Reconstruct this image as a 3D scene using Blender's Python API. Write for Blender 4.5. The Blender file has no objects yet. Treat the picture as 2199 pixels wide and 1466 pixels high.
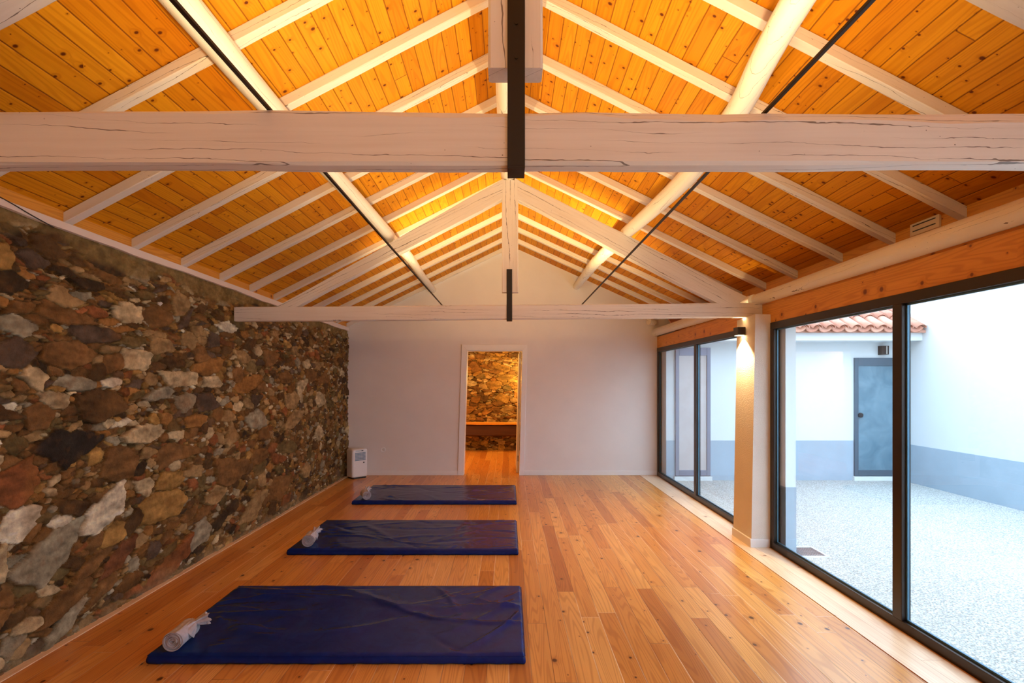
import bpy, bmesh, math, random
import numpy as np
from mathutils import Vector, Matrix

random.seed(7)
rng = np.random.default_rng(11)
C = bpy.context.scene.collection
F = 1130.0; CX = 1093.0; CY = 818.0; H = 1.5        # focal length in pixels, vanishing point, eye height

# ------------------------------------------------------------------ node helpers
class NT:
    def __init__(s, name):
        s.m = bpy.data.materials.new(name); s.m.use_nodes = True
        s.t = s.m.node_tree; s.t.nodes.clear()
        s.out = s.t.nodes.new('ShaderNodeOutputMaterial')
    def n(s, typ, **kw):
        nd = s.t.nodes.new(typ)
        for k, v in kw.items(): setattr(nd, k, v)
        return nd
    def put(s, sock, v):
        if v is None: return
        if isinstance(v, bpy.types.NodeSocket): s.t.links.new(v, sock)
        else:
            try: sock.default_value = v
            except Exception: sock.default_value = (v[0], v[1], v[2], 1.0)
    def math(s, op, a, b=None, c=None, clamp=False):
        nd = s.n('ShaderNodeMath', operation=op, use_clamp=clamp)
        s.put(nd.inputs[0], a); s.put(nd.inputs[1], b)
        if c is not None: s.put(nd.inputs[2], c)
        return nd.outputs[0]
    def ss(s, x, a, b):                      # smoothstep a..b -> 0..1
        nd = s.n('ShaderNodeMapRange', interpolation_type='SMOOTHSTEP')
        s.put(nd.inputs[0], x); nd.inputs[1].default_value = a; nd.inputs[2].default_value = b
        return nd.outputs[0]
    def mr(s, x, a, b, c, d):
        nd = s.n('ShaderNodeMapRange'); s.put(nd.inputs[0], x)
        for i, q in enumerate((a, b, c, d)): nd.inputs[i+1].default_value = q
        return nd.outputs[0]
    def vec(s, x, y, z=0.0):
        nd = s.n('ShaderNodeCombineXYZ')
        for i, q in enumerate((x, y, z)): s.put(nd.inputs[i], q)
        return nd.outputs[0]
    def noise(s, v, scale=1.0, detail=2.0, rough=.5, dist=0.0, col=False):
        nd = s.n('ShaderNodeTexNoise'); s.put(nd.inputs['Vector'], v)
        nd.inputs['Scale'].default_value = scale; nd.inputs['Detail'].default_value = detail
        nd.inputs['Roughness'].default_value = rough; nd.inputs['Distortion'].default_value = dist
        return nd.outputs['Color' if col else 'Fac']
    def white(s, v, dim='2D'):
        nd = s.n('ShaderNodeTexWhiteNoise', noise_dimensions=dim)
        s.put(nd.inputs['W' if dim == '1D' else 'Vector'], v); return nd
    def ramp(s, f, stops):
        nd = s.n('ShaderNodeValToRGB'); s.put(nd.inputs[0], f); e = nd.color_ramp.elements
        while len(e) < len(stops): e.new(.5)
        for i, (p, c) in enumerate(stops): e[i].position = p; e[i].color = (c[0], c[1], c[2], 1)
        return nd.outputs[0]
    def mix(s, f, a, b, mode='MIX'):
        nd = s.n('ShaderNodeMix', data_type='RGBA', blend_type=mode)
        s.put(nd.inputs[0], f)
        for i, q in ((6, a), (7, b)):
            if isinstance(q, bpy.types.NodeSocket): s.t.links.new(q, nd.inputs[i])
            else: nd.inputs[i].default_value = (q[0], q[1], q[2], 1)
        return nd.outputs[2]
    def obj(s):
        tc = s.n('ShaderNodeTexCoord'); sp = s.n('ShaderNodeSeparateXYZ')
        s.t.links.new(tc.outputs['Object'], sp.inputs[0])
        return tc.outputs['Object'], sp.outputs[0], sp.outputs[1], sp.outputs[2]
    def bump(s, h, strength=.3, dist=.01, nrm=None):
        nd = s.n('ShaderNodeBump'); s.put(nd.inputs['Height'], h)
        nd.inputs['Strength'].default_value = strength; nd.inputs['Distance'].default_value = dist
        if nrm: s.t.links.new(nrm, nd.inputs['Normal'])
        return nd.outputs[0]
    def bsdf(s, col, rough=.5, metal=0.0, bump=None, spec=.5, coat=0.0, coatr=.1, sheen=0.0, emis=None, es=0.0, sub=0.0):
        b = s.n('ShaderNodeBsdfPrincipled')
        s.put(b.inputs['Base Color'], col if isinstance(col, bpy.types.NodeSocket) else (col[0], col[1], col[2], 1))
        s.put(b.inputs['Roughness'], rough); s.put(b.inputs['Metallic'], metal)
        s.put(b.inputs['Specular IOR Level'], spec)
        s.put(b.inputs['Coat Weight'], coat); s.put(b.inputs['Coat Roughness'], coatr)
        s.put(b.inputs['Sheen Weight'], sheen)
        if emis: b.inputs['Emission Color'].default_value = (*emis, 1); b.inputs['Emission Strength'].default_value = es
        if bump: s.t.links.new(bump, b.inputs['Normal'])
        s.t.links.new(b.outputs[0], s.out.inputs[0]); return s.m

def plain(name, col, rough=.5, metal=0.0, bs=0.0, bscale=60, spec=.5, vary=.06, **kw):
    t = NT(name); v, x, y, z = t.obj()
    n = t.noise(v, 3.0, 4); c = t.mix(t.mr(n, .3, .7, 0, 1), [q*(1-vary) for q in col], [min(1, q*(1+vary)) for q in col])
    bp = t.bump(t.noise(v, bscale, 3), bs, .004) if bs else None
    return t.bsdf(c, rough, metal, bp, spec, **kw)

def planks(name, au, av, W, L, tones, gapcol, gap, rough, kn=7.0, kr=.09, kthr=.45, knotcol=(.085, .025, .008), ring=.35, coat=0.0, gapstr=.8, light=None, bstr=.5, kstretch=1.0, spec=.5):
    """boards running along axis au, laid side by side along av"""
    t = NT(name); vv, x, y, z = t.obj(); ax = {'x': x, 'y': y, 'z': z}; u = ax[au]; v = ax[av]
    vw = t.math('DIVIDE', v, W); vi = t.math('FLOOR', vw); vf = t.math('FRACT', vw)
    r1 = t.white(vi, '1D').outputs['Value']
    us = t.math('ADD', u, t.math('MULTIPLY', r1, L*7.3))
    uw = t.math('DIVIDE', us, L); ui = t.math('FLOOR', uw); uf = t.math('FRACT', uw)
    wn = t.white(t.vec(vi, ui), '2D'); rv = wn.outputs['Value']
    base = t.ramp(rv, tones)
    # knots
    vk = t.n('ShaderNodeTexVoronoi', voronoi_dimensions='2D'); vk.inputs['Scale'].default_value = kn
    t.put(vk.inputs['Vector'], t.vec(t.math('MULTIPLY', us, kstretch), t.math('ADD', v, t.math('MULTIPLY', rv, .07))))
    sc = t.n('ShaderNodeSeparateColor'); t.t.links.new(vk.outputs['Color'], sc.inputs[0])
    has = t.math('GREATER_THAN', sc.outputs[0], kthr)
    rad = t.mr(t.math('POWER', sc.outputs[1], 2.5), 0, 1, kr*.32, kr*1.7)
    q = t.math('DIVIDE', vk.outputs['Distance'], rad)
    knot = t.math('MULTIPLY', t.math('SUBTRACT', 1.0, t.ss(q, .5, 1.2)), has)
    halo = t.math('MULTIPLY', t.math('SUBTRACT', 1.0, t.ss(q, .8, 3.6)), has)
    # growth rings, contour bands of a stretched noise
    nf = t.noise(t.vec(t.math('MULTIPLY', us, .42), t.math('MULTIPLY', v, 8.5), t.math('MULTIPLY', rv, 37)), 1.0, 1.0)
    nf = t.math('ADD', nf, t.math('MULTIPLY', halo, .035))
    sn = t.math('SINE', t.math('MULTIPLY', nf, 120.0))
    rings = t.ss(sn, -.1, 1.0)
    st = t.noise(t.vec(t.math('MULTIPLY', us, 3.0), t.math('MULTIPLY', v, 120.0), t.math('MULTIPLY', rv, 17)), 1.0, 2.0)
    blot = t.noise(t.vec(t.math('MULTIPLY', us, 1.3), t.math('MULTIPLY', v, 9.0), rv), 1.0, 2.0)
    dark = t.mix(1.0, base, (.62, .46, .32), 'MULTIPLY')
    c = t.mix(t.math('MULTIPLY', rings, ring), base, dark)
    c = t.mix(t.mr(st, .35, .75, 0, .22), c, dark)
    c = t.mix(t.mr(blot, .5, .8, 0, .35), c, dark)
    c = t.mix(t.math('MULTIPLY', halo, .35), c, dark)
    c = t.mix(knot, c, knotcol)
    # joints
    de = t.math('MULTIPLY', t.math('MINIMUM', vf, t.math('SUBTRACT', 1.0, vf)), W)
    du = t.math('MULTIPLY', t.math('MINIMUM', uf, t.math('SUBTRACT', 1.0, uf)), L)
    e = t.math('MINIMUM', de, du)
    g = t.math('SUBTRACT', 1.0, t.ss(e, gap*.35, gap))
    if light:      # joints filled with pale dust here and there
        lm = t.ss(t.noise(t.vec(t.math('MULTIPLY', u, .7), t.math('MULTIPLY', v, 3)), 1.0, 2), .42, .62)
        gc = t.mix(lm, gapcol, light)
    else: gc = gapcol
    c = t.mix(t.math('MULTIPLY', g, gapstr), c, gc)
    hgt = t.math('SUBTRACT', t.math('MULTIPLY', st, .08), t.math('SUBTRACT', 1.0, t.ss(e, 0, gap*1.4)))
    return t.bsdf(c, rough, 0, t.bump(hgt, bstr, .003), spec, coat=coat)

def timber(name, ax, col, dark, crack=.006, rough=.55, weather=.25):
    """painted sawn timber with checks running along the member"""
    t = NT(name); vv, x, y, z = t.obj(); A = {'x': (x, y, z), 'y': (y, x, z), 'z': (z, x, y)}[ax]
    oi = t.n('ShaderNodeObjectInfo').outputs['Random']
    off = t.math('MULTIPLY', oi, 31.0)
    u = t.math('ADD', A[0], off)
    cc_ = t.math('ADD', A[2], t.math('MULTIPLY', A[1], .8))
    f = t.math('ADD', t.math('MULTIPLY', cc_, 36), t.math('MULTIPLY', u, .8))
    f = t.math('ADD', f, t.math('MULTIPLY', t.noise(t.vec(t.math('MULTIPLY', u, 1.7), t.math('MULTIPLY', cc_, 9), oi), 1.0, 5.0, .6), 2.6))
    ff = t.math('ABSOLUTE', t.math('SUBTRACT', t.math('FRACT', f), .5))
    gn = t.noise(t.vec(t.math('MULTIPLY', u, 1.5), t.math('MULTIPLY', t.math('FLOOR', f), 5.37), off), 1.0, 3.0)
    wd_ = t.math('MULTIPLY', t.ss(gn, .42, .74), crack*9)
    cr = t.math('LESS_THAN', ff, wd_)
    st = t.noise(t.vec(t.math('MULTIPLY', u, 2.0), t.math('MULTIPLY', A[1], 70), t.math('MULTIPLY', A[2], 70)), 1.0, 3.0)
    bl = t.noise(t.vec(t.math('MULTIPLY', u, 1.5), t.math('MULTIPLY', A[1], 8), t.math('MULTIPLY', A[2], 8)), 1.0, 3.0)
    c = t.mix(t.mr(st, .4, .75, 0, weather), col, dark)
    c = t.mix(t.mr(bl, .5, .75, 0, weather), c, dark)
    # little worm holes
    vo = t.n('ShaderNodeTexVoronoi'); vo.inputs['Scale'].default_value = 28
    t.put(vo.inputs['Vector'], t.vec(u, A[1], A[2]))
    wh = t.math('MULTIPLY', t.math('LESS_THAN', vo.outputs['Distance'], .055), t.ss(bl, .5, .6))
    c = t.mix(t.math('MULTIPLY', t.math('MAXIMUM', cr, wh), .8), c, (.10, .06, .04))
    h = t.math('SUBTRACT', t.math('MULTIPLY', st, .25), t.math('MULTIPLY', cr, 1.0))
    return t.bsdf(c, rough, 0, t.bump(h, .5, .004))

# ------------------------------------------------------------------ materials
M = {}
M['floor'] = planks('pine_floor', 'y', 'x', .115, 1.7,
    [(0, (.52, .20, .040)), (.12, (.64, .27, .055)), (.5, (.75, .36, .085)), (.85, (.84, .46, .13)), (1, (.66, .30, .065))],
    (.22, .08, .02), .0028, .30, kn=7.0, kr=.072, kthr=.50, ring=.5, light=(.95, .74, .48), gapstr=.8, kstretch=.75, bstr=.25, spec=.5)
M['ceil'] = planks('pine_ceiling', 'y', 'x', .082, 5.6,
    [(0, (.66, .235, .006)), (.35, (.74, .30, .008)), (.7, (.80, .35, .012)), (1, (.69, .26, .007))],
    (.20, .05, .006), .0035, .5, kn=10.5, kr=.080, kthr=.22, knotcol=(.13, .026, .004), ring=.35, gapstr=.75, bstr=.9, spec=.12)
def pineboard(name, au, tint):
    return planks(name, au, 'z', 3.0, 9.0, [(0, tint), (1, tint)], (.2, .06, .01), .001, .5,
                  kn=6.0, kr=.085, kthr=.45, knotcol=(.20, .05, .01), ring=.4, bstr=.2)
M['fascia'] = pineboard('pine_fascia', 'y', (.80, .37, .045))
M['lintel'] = pineboard('pine_lintel', 'y', (.80, .37, .055))
WC = (.82, .77, .70); WD = (.66, .58, .49)
M['beam'] = timber('painted_beam', 'x', WC, WD, .008, .5, .34)
M['rafter'] = timber('painted_rafter', 'x', (.84, .79, .72), (.70, .62, .53), .004, .5, .22)
M['logy'] = timber('painted_log', 'y', (.86, .82, .74), (.74, .67, .57), .004, .5, .2)
M['iron'] = plain('black_iron', (.009, .006, .005), .55, .1)
M['plaster'] = plain('white_plaster', (.80, .76, .74), .85, bs=.12, bscale=25, vary=.02)
M['trimwhite'] = plain('white_lacquer', (.84, .82, .81), .35, vary=.01)
M['band'] = plain('plaster_band', (.80, .72, .66), .8, bs=.3, bscale=18, vary=.04)
M['stucco'] = plain('rough_stucco', (.80, .74, .66), .9, bs=.8, bscale=120, vary=.04)
M['frame'] = plain('bronze_aluminium', (.045, .033, .028), .32, .55)
M['gasket'] = plain('blue_grey_spacer', (.10, .22, .32), .3, .4)
M['black'] = plain('black_plastic', (.02, .02, .022), .4)
M['metal'] = plain('brushed_steel', (.55, .52, .48), .35, 1.0)
M['extwall'] = plain('white_render', (.74, .76, .77), .9, bs=.2, bscale=40, vary=.015)
M['extband'] = plain('blue_grey_render', (.37, .45, .53), .9, bs=.2, bscale=40, vary=.06)
M['step'] = plain('pale_stone', (.72, .74, .74), .8, bs=.2)

def vinyl():
    t = NT('blue_vinyl'); v, x, y, z = t.obj()
    n = t.noise(v, 9, 5, .6, 1.2); n2 = t.noise(v, 120, 2)
    h = t.math('ADD', t.math('MULTIPLY', n, .8), t.math('MULTIPLY', n2, .06))
    c = t.mix(t.mr(n, .35, .65, 0, 1), (.003, .014, .115), (.005, .022, .16))
    return t.bsdf(c, .22, 0, t.bump(h, .12, .02), .20)
M['vinyl'] = vinyl()
def terry():
    t = NT('towel_cloth'); v, x, y, z = t.obj()
    n = t.noise(v, 260, 3); n2 = t.noise(v, 22, 4)
    h = t.math('ADD', t.math('MULTIPLY', n, .4), n2)
    c = t.mix(t.mr(n2, .35, .65, 0, 1), (.40, .38, .42), (.54, .51, .56))
    return t.bsdf(c, .95, 0, t.bump(h, .6, .004), .2, sheen=.3)
M['towel'] = terry()
def tile():
    t = NT('terracotta'); v, x, y, z = t.obj()
    oi = t.n('ShaderNodeObjectInfo').outputs['Random']
    n = t.noise(v, 14, 4)
    c = t.mix(oi, (.50, .20, .13), (.64, .31, .21)); c = t.mix(t.mr(n, .45, .8, 0, .5), c, (.66, .42, .33))
    return t.bsdf(c, .8, 0, t.bump(n, .2, .01))
M['tile'] = tile()
def gravel():
    t = NT('white_gravel'); v, x, y, z = t.obj()
    vo = t.n('ShaderNodeTexVoronoi'); vo.inputs['Scale'].default_value = 75; t.put(vo.inputs['Vector'], v)
    sc = t.n('ShaderNodeSeparateColor'); t.t.links.new(vo.outputs['Color'], sc.inputs[0])
    c = t.ramp(sc.outputs[0], [(0, (.38, .36, .32)), (.3, (.54, .53, .51)), (.7, (.66, .65, .63)), (1, (.74, .73, .72))])
    c = t.mix(t.ss(vo.outputs['Distance'], .35, .8), c, (.30, .29, .26))
    big = t.noise(v, 1.3, 4); c = t.mix(t.mr(big, .5, .8, 0, .25), c, (.6, .58, .52))
    return t.bsdf(c, .9, 0, t.bump(t.math('SUBTRACT', 1.0, vo.outputs['Distance']), .6, .012))
M['gravel'] = gravel()
def glass(name='window_glass', tint=(.93, .97, 1.0), refl=1.0):
    t = NT(name); tr = t.n('ShaderNodeBsdfTransparent'); tr.inputs[0].default_value = (*tint, 1)
    gl = t.n('ShaderNodeBsdfGlossy'); gl.inputs['Roughness'].default_value = .0
    fr = t.n('ShaderNodeFresnel'); ge = t.n('ShaderNodeNewGeometry')
    t.put(fr.inputs[0], t.mr(ge.outputs['Backfacing'], 0, 1, 1.45, 1/1.45))       # same reflectance entering and leaving the pane
    mx = t.n('ShaderNodeMixShader'); t.put(mx.inputs[0], t.math('MULTIPLY', fr.outputs[0], refl, clamp=True))
    t.t.links.new(tr.outputs[0], mx.inputs[1]); t.t.links.new(gl.outputs[0], mx.inputs[2])
    t.t.links.new(mx.outputs[0], t.out.inputs[0]); return t.m
M['glass'] = glass()
def doorglass(name, a, b, rough):
    t = NT(name); v, x, y, z = t.obj()
    n = t.noise(v, 3.0, 5, .6, 1.0)
    return t.bsdf(t.mix(t.mr(n, .35, .7, 0, 1), a, b), rough, 0, None, .8)
M['dglass'] = doorglass('mottled_blue_glass', (.10, .19, .25), (.19, .30, .37), .12)  # pane colour mottled between two blues
M['pglass'] = doorglass('peach_reflection_glass', (.55, .45, .42), (.62, .54, .52), .15)  # peach reflection of the lit room painted into the pane colour
def stonemat(name, boost=1.0):
    t = NT(name); v, x, y, z = t.obj()
    at = t.n('ShaderNodeAttribute', attribute_name='stone')
    n = t.noise(v, 28, 6, .65); n2 = t.noise(v, 7, 3); n3 = t.noise(v, 140, 3)
    f = t.math('ADD', t.mr(n, .25, .75, .66, 1.28), t.mr(n2, .3, .7, -.14, .14))
    cc = t.n('ShaderNodeVectorMath', operation='SCALE'); t.t.links.new(at.outputs['Color'], cc.inputs[0]); t.t.links.new(f, cc.inputs['Scale'])
    c = t.mix(t.mr(t.noise(v, 17, 4), .55, .72, 0, .35), cc.outputs[0], (.22, .10, .035))
    h = t.math('ADD', n, t.math('MULTIPLY', n3, .35))
    return t.bsdf(c, .85, 0, t.bump(h, .75, .018), .25)
M['stone'] = stonemat('rubble_stone')
def darkwood():
    t = NT('dark_wood'); v, x, y, z = t.obj()
    n = t.noise(t.vec(t.math('MULTIPLY', x, 2), t.math('MULTIPLY', y, 30), t.math('MULTIPLY', z, 30)), 1, 4)
    return t.bsdf(t.mix(n, (.03, .010, .005), (.12, .04, .015)), .4, 0, t.bump(n, .4, .01))
M['darkwood'] = darkwood()
M['lamp_on'] = NT('lamp_glow').bsdf((1, .9, .7), .5, emis=(1, .72, .36), es=22)
M['grate'] = plain('galvanised_grate', (.25, .22, .24), .5, .6)

# ------------------------------------------------------------------ mesh helpers
def mesh_obj(name, verts, faces, mat, parent=None, smooth=False, loc=None, rot=None):
    me = bpy.data.meshes.new(name); me.from_pydata([tuple(v) for v in verts], [], faces)
    bm = bmesh.new(); bm.from_mesh(me); bmesh.ops.recalc_face_normals(bm, faces=bm.faces); bm.to_mesh(me); bm.free()
    if smooth: me.polygons.foreach_set('use_smooth', [True]*len(me.polygons))
    me.materials.append(mat); o = bpy.data.objects.new(name, me); C.objects.link(o)
    if parent: o.parent = parent
    if loc: o.location = loc
    if rot: o.rotation_euler = rot
    return o
class MB:
    def __init__(s): s.v = []; s.f = []
    def box(s, a, b):
        x0, y0, z0 = a; x1, y1, z1 = b; k = len(s.v)
        s.v += [(x0,y0,z0),(x1,y0,z0),(x1,y1,z0),(x0,y1,z0),(x0,y0,z1),(x1,y0,z1),(x1,y1,z1),(x0,y1,z1)]
        s.f += [tuple(k+i for i in q) for q in ((0,3,2,1),(4,5,6,7),(0,1,5,4),(1,2,6,5),(2,3,7,6),(3,0,4,7))]; return s
    def prism(s, poly, y0, y1):          # polygon given in x,z, extruded along y
        k = len(s.v); n = len(poly)
        s.v += [(x, y0, z) for x, z in poly] + [(x, y1, z) for x, z in poly]
        s.f += [tuple(range(k, k+n)), tuple(range(k+2*n-1, k+n-1, -1))]
        s.f += [(k+i, k+(i+1) % n, k+n+(i+1) % n, k+n+i) for i in range(n)]; return s
    def prismx(s, poly, x0, x1):         # polygon in y,z extruded along x
        k = len(s.v); n = len(poly)
        s.v += [(x0, y, z) for y, z in poly] + [(x1, y, z) for y, z in poly]
        s.f += [tuple(range(k, k+n)), tuple(range(k+2*n-1, k+n-1, -1))]
        s.f += [(k+i, k+(i+1) % n, k+n+(i+1) % n, k+n+i) for i in range(n)]; return s
    def cyl(s, p0, p1, r, n=20, r1=None):
        p0 = Vector(p0); p1 = Vector(p1); d = (p1-p0).normalized(); a = d.orthogonal().normalized(); b = d.cross(a); k = len(s.v); r1 = r if r1 is None else r1
        for p, rr in ((p0, r), (p1, r1)):
            s.v += [tuple(p + a*rr*math.cos(2*math.pi*i/n) + b*rr*math.sin(2*math.pi*i/n)) for i in range(n)]
        s.f += [tuple(range(k, k+n)), tuple(range(k+2*n-1, k+n-1, -1))] + [(k+i, k+(i+1) % n, k+n+(i+1) % n, k+n+i) for i in range(n)]; return s
    def build(s, name, mat, parent=None, bevel=0.0, seg=2, smooth=False, **kw):
        o = mesh_obj(name, s.v, s.f, mat, parent, smooth, **kw)
        if bevel:
            md = o.modifiers.new('edge', 'BEVEL'); md.width = bevel; md.segments = seg; md.limit_method = 'ANGLE'; md.harden_normals = False
        return o
def empty(name, loc=(0, 0, 0), rz=0.0):
    o = bpy.data.objects.new(name, None); C.objects.link(o); o.location = loc; o.rotation_euler = (0, 0, rz); o.empty_display_size = .1; return o
def tag(o, label, cat=None, group=None):
    o['label'] = label
    if cat: o['category'] = cat
    if group: o['group'] = group
    return o
def struct(o, label=None):
    o['kind'] = 'structure'
    if label: o['label'] = label
    return o

def beam(name, p0, p1, w, h, mat, parent=None, rough=.0, seg=None, cham=.006, up=(0, 0, 1), taper=1.0, seed=0, wane=0.0):
    """sawn member from p0 to p1 (centre line); w horizontal across, h deep; local x runs along it"""
    rr = random.Random(seed*131+7)
    p0 = Vector(p0); p1 = Vector(p1); L = (p1-p0).length; d = (p1-p0)/L
    upv = Vector(up); side = upv.cross(d).normalized(); upv = d.cross(side).normalized()
    n = seg or max(2, int(L/.12)); V = []; Fs = []
    ph = [rr.uniform(0, 6.28) for _ in range(12)]
    c = cham
    for i in range(n+1):
        t = i/n; xx = t*L; s = 1+(taper-1)*t
        hw = w/2*s; hh = h/2*s
        pts = [(-hw+c, -hh), (hw-c, -hh), (hw, -hh+c), (hw, hh-c), (hw-c, hh), (-hw+c, hh), (-hw, hh-c), (-hw, -hh+c)]
        if wane:
            e = wane*(.55+.45*math.sin(xx*1.1+ph[0]+1.5))+wane*.18*math.sin(xx*9+ph[1])+wane*.10*math.sin(xx*23+ph[2])
            e = max(e, c); pts[5] = (-hw+e*.55, hh); pts[6] = (-hw, hh-e)
        for k, (a, b) in enumerate(pts):
            q = k//2
            j = rough*(math.sin(xx*2.3+ph[q])*.5+math.sin(xx*5.9+ph[q+4])*.3+math.sin(xx*13.7+ph[q+8])*.2)
            a2 = a + (j if a > 0 else -j)*.6; b2 = b + (j if b > 0 else -j)
            V.append((xx, a2, b2))
    for i in range(n):
        for k in range(8):
            Fs.append((i*8+k, i*8+(k+1) % 8, (i+1)*8+(k+1) % 8, (i+1)*8+k))
    Fs.append(tuple(range(8))); Fs.append(tuple(n*8+k for k in range(7, -1, -1)))
    o = mesh_obj(name, V, Fs, mat, None)
    m = Matrix((d, side, upv)).transposed().to_4x4(); m.translation = p0
    if parent:
        o.parent = parent; o.matrix_local = Matrix.Translation(-Vector(parent.location)) @ m
    else: o.matrix_world = m
    return o

def log(name, pts, radii, mat, parent=None, sides=24, knobb=.0, step=.03, seed=3, endcol=None):
    rr = random.Random(seed); P = [Vector(p) for p in pts]; base = P[0].copy()
    # catmull-rom through the points
    S = []; R = []
    for i in range(len(P)-1):
        a = P[max(i-1, 0)]; b = P[i]; c = P[i+1]; d = P[min(i+2, len(P)-1)]
        n = max(3, int((c-b).length/step))
        for k in range(n if i < len(P)-2 else n+1):
            t = k/n
            S.append(.5*((2*b)+(c-a)*t+(2*a-5*b+4*c-d)*t*t+(3*b-a-3*c+d)*t**3)); R.append(radii[i]*(1-t)+radii[i+1]*t)
    V = []; Fs = []; ph = [rr.uniform(0, 6.28) for _ in range(20)]
    for i, p in enumerate(S):
        tg = (S[min(i+1, len(S)-1)]-S[max(i-1, 0)]).normalized(); a = tg.cross(Vector((0, 0, 1))).normalized(); b = a.cross(tg)
        u = i*step
        for k in range(sides):
            th = 2*math.pi*k/sides
            r = R[i]*(1+.035*math.sin(2*th+ph[0]+u*.7)+.02*math.sin(3*th+ph[1]-u)+.025*math.sin(u*3+ph[2]))
            if knobb:
                r *= 1+knobb*(math.sin(u*9+3*th+ph[3])*math.sin(u*23+ph[4]+2*th)*.6+.5*math.sin(u*41+5*th+ph[5])*math.sin(7*th+ph[6]+u*5))
            V.append(p-base+a*r*math.cos(th)+b*r*math.sin(th))
    n = len(S)
    for i in range(n-1):
        for k in range(sides):
            Fs.append((i*sides+k, i*sides+(k+1) % sides, (i+1)*sides+(k+1) % sides, (i+1)*sides+k))
    Fs.append(tuple(range(sides))); Fs.append(tuple((n-1)*sides+k for k in range(sides-1, -1, -1)))
    o = mesh_obj(name, V, Fs, mat, parent, True, loc=tuple(base))
    md = o.modifiers.new('es', 'EDGE_SPLIT'); md.split_angle = math.radians(50)
    return o

# ------------------------------------------------------------------ roof heights (above floor)
def ridge_z(d): return H + 2.36 - .031*d
def eave_l(d): return H + .95 - .0113*d
XL = -2.57; XR = 2.60
def eave_r(d): return H + .93
TH = .066                                             # rafter depth measured vertically

# floor and ceiling -------------------------------------------------
Y0 = -2.3; YF = 8.39; YB = 11.42
fl = MB().box((-2.75, Y0-.2, -.12), (2.42, YB+.2, 0)).build('floor', M['floor']); struct(fl)
V = []; Fs = []
ys = [Y0-.2] + [i*.5 for i in range(-4, 18)] + [8.6]
for y in ys:
    V += [(-2.72, y, eave_l(y)+TH-.15*.5), (0, y, ridge_z(y)+TH), (2.75, y, eave_r(y)+TH-.15*.5)]
    V += [(-2.72, y, eave_l(y)+TH+.05), (0, y, ridge_z(y)+TH+.15), (2.75, y, eave_r(y)+TH+.05)]
for i in range(len(ys)-1):
    a = i*6; b = a+6
    Fs += [(a, b, b+1, a+1), (a+1, b+1, b+2, a+2), (a+3, a+4, b+4, b+3), (a+4, a+5, b+5, b+4), (a, a+3, b+3, b), (a+2, b+2, b+5, a+5)]
Fs += [(0, 1, 4, 3), (1, 2, 5, 4)]; k = (len(ys)-1)*6; Fs += [(k, k+3, k+4, k+1), (k+1, k+4, k+5, k+2)]
struct(mesh_obj('ceiling', V, Fs, M['ceil']))

# rafters ------------------------------------------------------------
ordn = ['', 'second', 'third', 'fourth', 'fifth', 'sixth', 'seventh', 'eighth', 'ninth', 'tenth', 'eleventh', 'twelfth']
LD = [8.34, 7.82, 7.29, 6.75, 6.20, 5.75, 5.22, 4.68, 4.13, 3.59, 3.04, 2.48]
RD = [7.83, 7.30, 6.77, 6.20, 5.87, 5.32, 4.74, 4.10, 3.54, 2.99, 2.44]
def rafter(side, d, label, seed):
    ze = eave_l(d) if side < 0 else eave_r(d); xe = XL if side < 0 else XR
    zr = ridge_z(d); sl = (zr-ze)/abs(xe)
    hh = TH*math.cos(math.atan(sl)); c = TH/2
    ex = .03
    p0 = (xe+side*ex, d+.03, ze-sl*ex+c); p1 = (side*.034, d+.03, zr-sl*.034+c)
    o = beam('rafter', p0, p1, .06, hh, M['rafter'], rough=.0022, cham=.004, seed=seed)
    return tag(o, label, 'rafter', 'rafters of the left roof slope' if side < 0 else 'rafters of the right roof slope')
for i, d in enumerate(LD):
    rafter(-1, d, 'white painted rafter on the left roof slope, ' + ('lying against the white far wall' if i == 0 else ordn[i]+' from the white far wall'), i+1)
for i, d in enumerate(RD):
    rafter(1, d, 'white painted rafter on the right roof slope, ' + ('nearest the white far wall' if i == 0 else ordn[i]+' from the white far wall'), 40+i)

# eaves boards and plaster band (left), fascia, lintel (right) --------
def strip(name, x0, x1, lo, hi, ya, yb, mat, n=24, wav=0.0):
    V = []; Fs = []
    for i in range(n+1):
        y = ya+(yb-ya)*i/n; w = wav*(math.sin(y*3.1)+.6*math.sin(y*7.7+1)+.4*math.sin(y*17))
        V += [(x0, y, lo(y)+w), (x1, y, lo(y)+w), (x1, y, hi(y)), (x0, y, hi(y))]
    for i in range(n):
        a = 4*i; b = a+4
        Fs += [(a+k, a+(k+1) % 4, b+(k+1) % 4, b+k) for k in range(4)]
    Fs += [(0, 1, 2, 3), (4*n+3, 4*n+2, 4*n+1, 4*n)]
    return struct(mesh_obj(name, V, Fs, mat))
strip('trim_1', -2.66, -2.575, lambda y: eave_l(y)-.004, lambda y: eave_l(y)+TH+.04, Y0, YF, M['fascia'])
strip('trim_2', -2.80, -2.550, lambda y: eave_l(y)-.036-.003*y, lambda y: eave_l(y)-.004, Y0, YF, M['band'], 120, .004)
strip('trim_3', 2.602, 2.70, lambda y: 2.20, lambda y: eave_r(y)+TH+.04, Y0, YF, M['fascia'])
struct(MB().box((2.362, Y0, 2.026), (2.70, 4.93, 2.205)).build('trim_4', M['lintel'], bevel=.003))
struct(MB().box((2.362, 4.99, 2.026), (2.70, YF, 2.205)).build('trim_5', M['lintel'], bevel=.003))

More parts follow.
